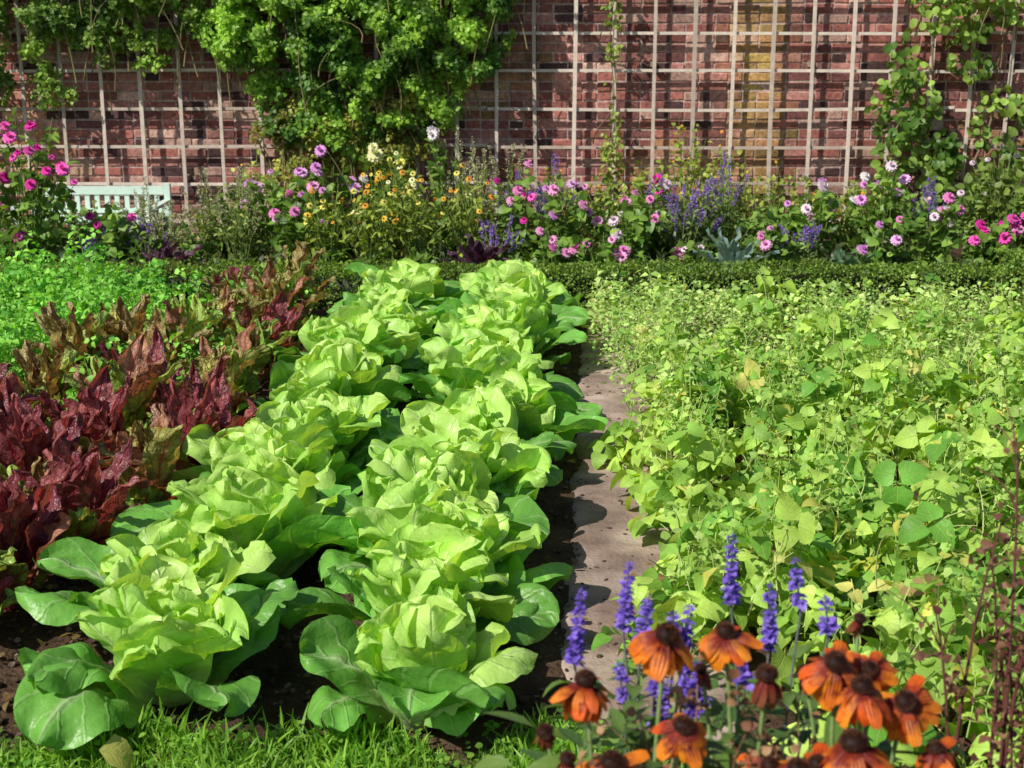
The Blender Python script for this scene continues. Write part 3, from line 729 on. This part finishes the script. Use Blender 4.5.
def rosette_plant(name,x,y,cols,n,L,W,seed):
    mb=MB(); r=np.random.default_rng(seed)
    for i in range(n):
        t=i/(n-1); q=r.random(); c=np.array(cols[0])*(1-q)+np.array(cols[1])*q
        rosette_leaf(mb,(0,0,.02),i*2.4,math.radians(88-45*t),math.radians(70-85*t),L*r.uniform(.8,1.1),W,chard_prof,.3,.015,3.5,.01,c,cols[2],cols[2],14,6,seed*31+i)
    mb.obj(name,[M_chard if name=='kale_plant' else M_ivy],loc=(x,y,0))
rosette_plant('kale_plant',-.22,9.02,[(.06,.03,.06),(.12,.06,.10),(.25,.06,.18)],18,.36,.06,3)
rosette_plant('kale_plant',-2.2,9.02,[(.06,.03,.06),(.12,.06,.10),(.25,.06,.18)],18,.32,.06,4)
rosette_plant('artichoke_plant',1.40,9.05,[(.18,.30,.26),(.32,.46,.42),(.45,.54,.48)],20,.38,.045,5)
rosette_plant('artichoke_plant',2.15,9.0,[(.10,.2,.10),(.18,.32,.16),(.3,.4,.25)],14,.28,.05,6)

# ------------------------------------------------------------------ foreground rudbeckia
PT=[leaf_tpl('rpetal',6,4,-.2,d,wave=.025,seed=i) for i,d in enumerate((.9,1.4,.6,1.8))]
def bloom(mb,x,y,z,s=1.,faded=False,tilt=(0,0),base=None):
    c=np.array([x,y,z]); up=nrm(np.array([tilt[0],tilt[1]-.26,1.]))
    e1=nrm(np.cross(up,[0,1.,0.3])); e2=np.cross(up,e1)
    n=13
    for ring in range(2):
        a=np.arange(n)*6.283/n+rng.normal(0,.12,n)+ring*.26
        d=e1*np.cos(a)[:,None]+e2*np.sin(a)[:,None]
        F=nrm(d+up*(rng.normal((-.16-.15*ring) if not faded else -1.2,.2,(n,1)))); U=nrm(up+d*.3+rng.normal(0,.18,(n,3)))
        q=rng.random(n)
        col=mixc((.86,.12,.010),(.98,.33,.015),q) if not faded else mixc((.15,.04,.02),(.30,.10,.04),q)
        S=rng.uniform(.042,.058,n)*s*(1 if not faded else .7)
        scatter_multi(mb,PT,c+d*.007*s-up*.004*ring,F,U,S,col,0)
    V,Fc,L=cubesphere(4); 
    W=c+up*.006*s+(V[:,0:1]*e1+V[:,1:2]*e2)*.0145*s+V[:,2:3]*up*.012*s
    mb.add(W,Fc,(.025,.009,.007),L,1)
    n=200; k=np.arange(n)+.5; ph=np.arccos(1-k/n*1.1); th=k*2.39996
    nn=np.sin(ph)[:,None]*(np.cos(th)[:,None]*e1+np.sin(th)[:,None]*e2)+np.cos(ph)[:,None]*up
    p0=c+up*.005*s+nn*[.012*s]
    tubes(mb,np.stack([p0,p0+nn*.0025*s,p0+nn*.005*s],1),.0013*s,.0005*s,mixc((.04,.012,.01),(.16,.06,.02),rng.random(n)**3),1)
    b=np.array(base); pth=curve_paths(b[None],(c-up*.004)[None],10,jit=.01)
    tubes(mb,pth,.0045,.003,(.20,.30,.10),2,6)
    a=np.arange(8)*.785; d=e1*np.cos(a)[:,None]+e2*np.sin(a)[:,None]
    scatter_multi(mb,TL,c-up*.004+d*.002,nrm(d-up*.5),np.tile(up,(8,1)),np.full(8,.022*s),(.1,.2,.05),3)
    m=7; t=rng.uniform(.25,.88,m); P=pth[0][(t*9).astype(int)]
    o=nrm(rng.normal(0,1,(m,3))*[1,1,.2]+[0,0,.3])
    scatter_multi(mb,TL,P,o,np.tile([0,0,1.],(m,1)),rng.uniform(.05,.09,m),mixc((.08,.17,.03),(.18,.28,.06),rng.random(m)),3)
plants=[ ((.16,1.72),[(.205,1.75,.902,1.05,0),(.098,1.75,.835,.95,0),(.225,1.70,.797,.85,0),(.131,1.68,.752,1.05,0),(.046,1.78,.745,.75,1),(.17,1.72,.715,.8,1),(.075,1.74,.725,.7,1)]),
         ((.33,1.75),[(.292,1.80,.885,.85,0),(.340,1.74,.848,.95,1),(.373,1.68,.746,.85,0),(.345,1.72,.728,.8,0),(.27,1.86,.80,.6,1)]),
         ((.47,1.74),[(.432,1.75,.862,1.0,0),(.463,1.72,.842,.95,0),(.44,1.66,.79,1.15,0),(.493,1.80,.830,.8,0),(.527,1.74,.812,.95,0),(.567,1.72,.752,.7,0),(.40,1.68,.752,.8,0),(.50,1.9,.86,.6,1),(.415,1.85,.80,.7,1)])]
for (bx,by),bl in plants:
    mb=MB()
    for x,y,z,s,f in bl:
        bloom(mb,x,y,z,s,bool(f),(rng.normal(0,.22),rng.normal(-.06,.2)),(bx+(x-bx)*.35,by+(y-by)*.4,0))
    n=190; a=rng.random(n)*6.283
    P=np.stack([bx+.16*np.cos(a)*rng.random(n),by+.06+.14*np.sin(a)*rng.random(n),rng.uniform(.1,.73,n)],1)
    scatter_multi(mb,TL,P,nrm(np.stack([np.cos(a),np.sin(a),.3+0*a],1)),np.tile([0,0,1.],(n,1))+rng.normal(0,.2,(n,3)),rng.uniform(.05,.09,n),mixc((.05,.11,.03),(.18,.28,.06),rng.random(n)),3)
    n=34; p0=np.stack([bx+rng.normal(0,.06,n),by+rng.normal(0,.05,n),rng.uniform(.3,.55,n)],1); p1=p0+np.stack([rng.normal(0,.06,n),rng.normal(0,.06,n),rng.uniform(.15,.28,n)],1)
    tubes(mb,curve_paths(p0,p1,6,jit=.02),.0022,.001,mixc((.20,.08,.05),(.30,.28,.12),rng.random(n)),2)
    nn=220; j=rng.integers(0,n,nn); scatter_multi(mb,TO,p1[j]+rng.normal(0,.013,(nn,3)),rng.normal(0,1,(nn,3)),rng.normal(0,1,(nn,3)),rng.uniform(.008,.02,nn),mixc((.18,.07,.04),(.34,.2,.1),rng.random(nn)),2)
    mb.obj('rudbeckia_plant',[M_rud,M_stem,M_stem,M_ivy])

FL=[leaf_tpl('round',3,2,.4,.8,seed=1),leaf_tpl('ovate',3,2,.4,.3,seed=2)]
def spike(mb,x,y,zt,L,base,lean):
    top=np.array([x,y,zt]); d=nrm(np.array([lean[0],lean[1],1.])); b=top-d*L
    nw=int(L/.0080); 
    for w in range(nw):
        t=w/nw; c=b+d*(t*L+rng.normal(0,.001)); k=9 if t<.85 else 5
        if rng.random()<.08: continue
        a=np.arange(k)*6.283/k+w*.5+rng.normal(0,.3,k); o=nrm(np.stack([np.cos(a),np.sin(a),.45+0*a+rng.normal(0,.25,k)],1))
        r=.003
        sz=(.0145-.008*t**1.3)*rng.uniform(.55,1.25,k)
        scatter_multi(mb,FL,c+o*r,o,np.tile([0,0,1.],(k,1))+rng.normal(0,.4,(k,3)),sz,mixc((.15,.07,.52),(.38,.26,.85),rng.random(k)),1)
    pth=curve_paths(np.array([base]),b[None],9,jit=.01); tubes(mb,pth,.003,.002,(.16,.18,.16),2,5)
    tubes(mb,np.linspace(b,top,4)[None],.0022,.001,(.14,.10,.3),2,5)
    m=8; t=rng.uniform(.3,.9,m); P=pth[0][(t*8).astype(int)]; o=nrm(rng.normal(0,1,(m,3))*[1,1,.2]+[0,0,.4])
    scatter_multi(mb,TL,P,o,np.tile([0,0,1.],(m,1)),rng.uniform(.04,.07,m),mixc((.08,.17,.04),(.18,.28,.08),rng.random(m)),0)
for (bx,by),sp in (((.2,2.05),[(.106,2.0,.872,.135),(.178,2.02,.905,.125),(.208,2.0,.862,.10),(.241,1.98,.84,.08),(.268,2.0,.843,.10),(.255,1.95,.755,.08),(.235,1.96,.74,.08),(.275,1.96,.77,.08),(.16,1.98,.76,.06),(.26,1.99,.80,.07),(.22,1.97,.78,.07)]),
                   ((.40,2.05),[(.333,2.02,.950,.115),(.389,2.0,.880,.12),(.43,2.03,.908,.09),(.472,2.0,.858,.07),(.34,1.98,.78,.06)])):
    mb=MB()
    for x,y,z,L in sp: spike(mb,x,y,z,L,(bx+(x-bx)*.3,by,0),(rng.normal(-.04,.10),rng.normal(0,.08)))
    n=210; a=rng.random(n)*6.283; q=np.sqrt(rng.random(n))
    P=np.stack([bx+.05+.17*np.cos(a)*q,by+.05+.15*np.sin(a)*q,rng.uniform(.1,.68,n)],1)
    scatter_multi(mb,TL+TO,P,nrm(np.stack([np.cos(a),np.sin(a),.4+0*a],1)),np.tile([0,0,1.],(n,1))+rng.normal(0,.3,(n,3)),rng.uniform(.035,.07,n),mixc((.04,.10,.03),(.20,.32,.07),rng.random(n)),0)
    mb.obj('blue_salvia_plant',[M_ivy,M_petal,M_stem])

mb=MB()
n=12; b=np.array([.80,2.15,0.]); P1=np.stack([.80+rng.normal(0,.05,n),2.15+rng.normal(0,.06,n),rng.uniform(.6,.92,n)],1); P1[0]=(.80,2.15,1.03)
pth=curve_paths(np.tile(b,(n,1))+rng.normal(0,.03,(n,3))*[1,1,0],P1,8,jit=.02); tubes(mb,pth,.0045,.0018,(.13,.045,.04),0,5)
m=70; j=rng.integers(0,n,m); p0=pth[j,rng.integers(4,8,m)]; p1=p0+rng.normal(0,.05,(m,3))+[0,0,.03]; tubes(mb,curve_paths(p0,p1,4,jit=.01),.0018,.0008,(.16,.06,.05),0)
m=380; j=rng.integers(0,n,m); P=pth[j,rng.integers(4,8,m)]+rng.normal(0,.020,(m,3))
scatter_multi(mb,TO,P,rng.normal(0,1,(m,3)),rng.normal(0,1,(m,3)),rng.uniform(.008,.022,m),mixc((.12,.04,.03),(.30,.16,.09),rng.random(m)),1)
mb.obj('dried_amaranth_plant',[M_stem,M_petal])

# fallen leaves and litter
mb=MB(); n=260
x=rng.uniform(-1.9,.7,n); y=rng.uniform(3.1,6.5,n); x[:30]=.4+.06*(y[:30]-3.65)+rng.normal(0,.1,30)
x[30:200]=rng.uniform(-1.75,-1.05,170); y[30:200]=rng.uniform(3.05,4.5,170)
P=np.stack([x,y,np.full(n,.024)],1); P[-1]=(-.95,2.96,.07)
S=rng.uniform(.012,.04,n); S[-1]=.12
F=rng.normal(0,1,(n,3))*[1,1,.1]; F[-1]=(1,.1,0)
C=mixc((.16,.07,.04),(.42,.32,.12),rng.random(n)); C[-1]=(.70,.68,.18)
scatter_multi(mb,TO,P,F,np.tile([0,0,1.],(n,1))+rng.normal(0,.25,(n,3)),S,C)
mb.obj('fallen_leaves',[M_bean])

# ------------------------------------------------------------------ camera & light
cam=bpy.data.cameras.new('camera'); co=bpy.data.objects.new('camera',cam); scene.collection.objects.link(co)
co.location=(0,0,1.7); co.rotation_euler=(math.radians(90-14.4),0,0); cam.lens=50; cam.sensor_width=36; cam.clip_end=500
cam.dof.use_dof=True; cam.dof.focus_distance=5.0; cam.dof.aperture_fstop=7
scene.camera=co
elev=math.radians(44); az=math.radians(231)
sd=Vector((math.sin(az)*math.cos(elev),math.cos(az)*math.cos(elev),math.sin(elev)))
sl=bpy.data.lights.new('sun','SUN'); sl.energy=5; sl.angle=math.radians(.5); sl.color=(1,.95,.84)
so=bpy.data.objects.new('sun',sl); so.rotation_euler=sd.to_track_quat('Z','Y').to_euler(); so.location=sd*20; scene.collection.objects.link(so)
w=bpy.data.worlds.new('World'); scene.world=w; w.use_nodes=True; nt=w.node_tree
bg=nt.nodes['Background']; sk=nt.nodes.new('ShaderNodeTexSky'); sk.sky_type='NISHITA'; sk.sun_disc=False; sk.sun_elevation=elev; sk.sun_rotation=az
nt.links.new(sk.outputs[0],bg.inputs[0]); bg.inputs[1].default_value=.085
scene.view_settings.view_transform='Standard'; scene.view_settings.look='None'; scene.view_settings.exposure=0
print('OBJ',len(scene.objects))
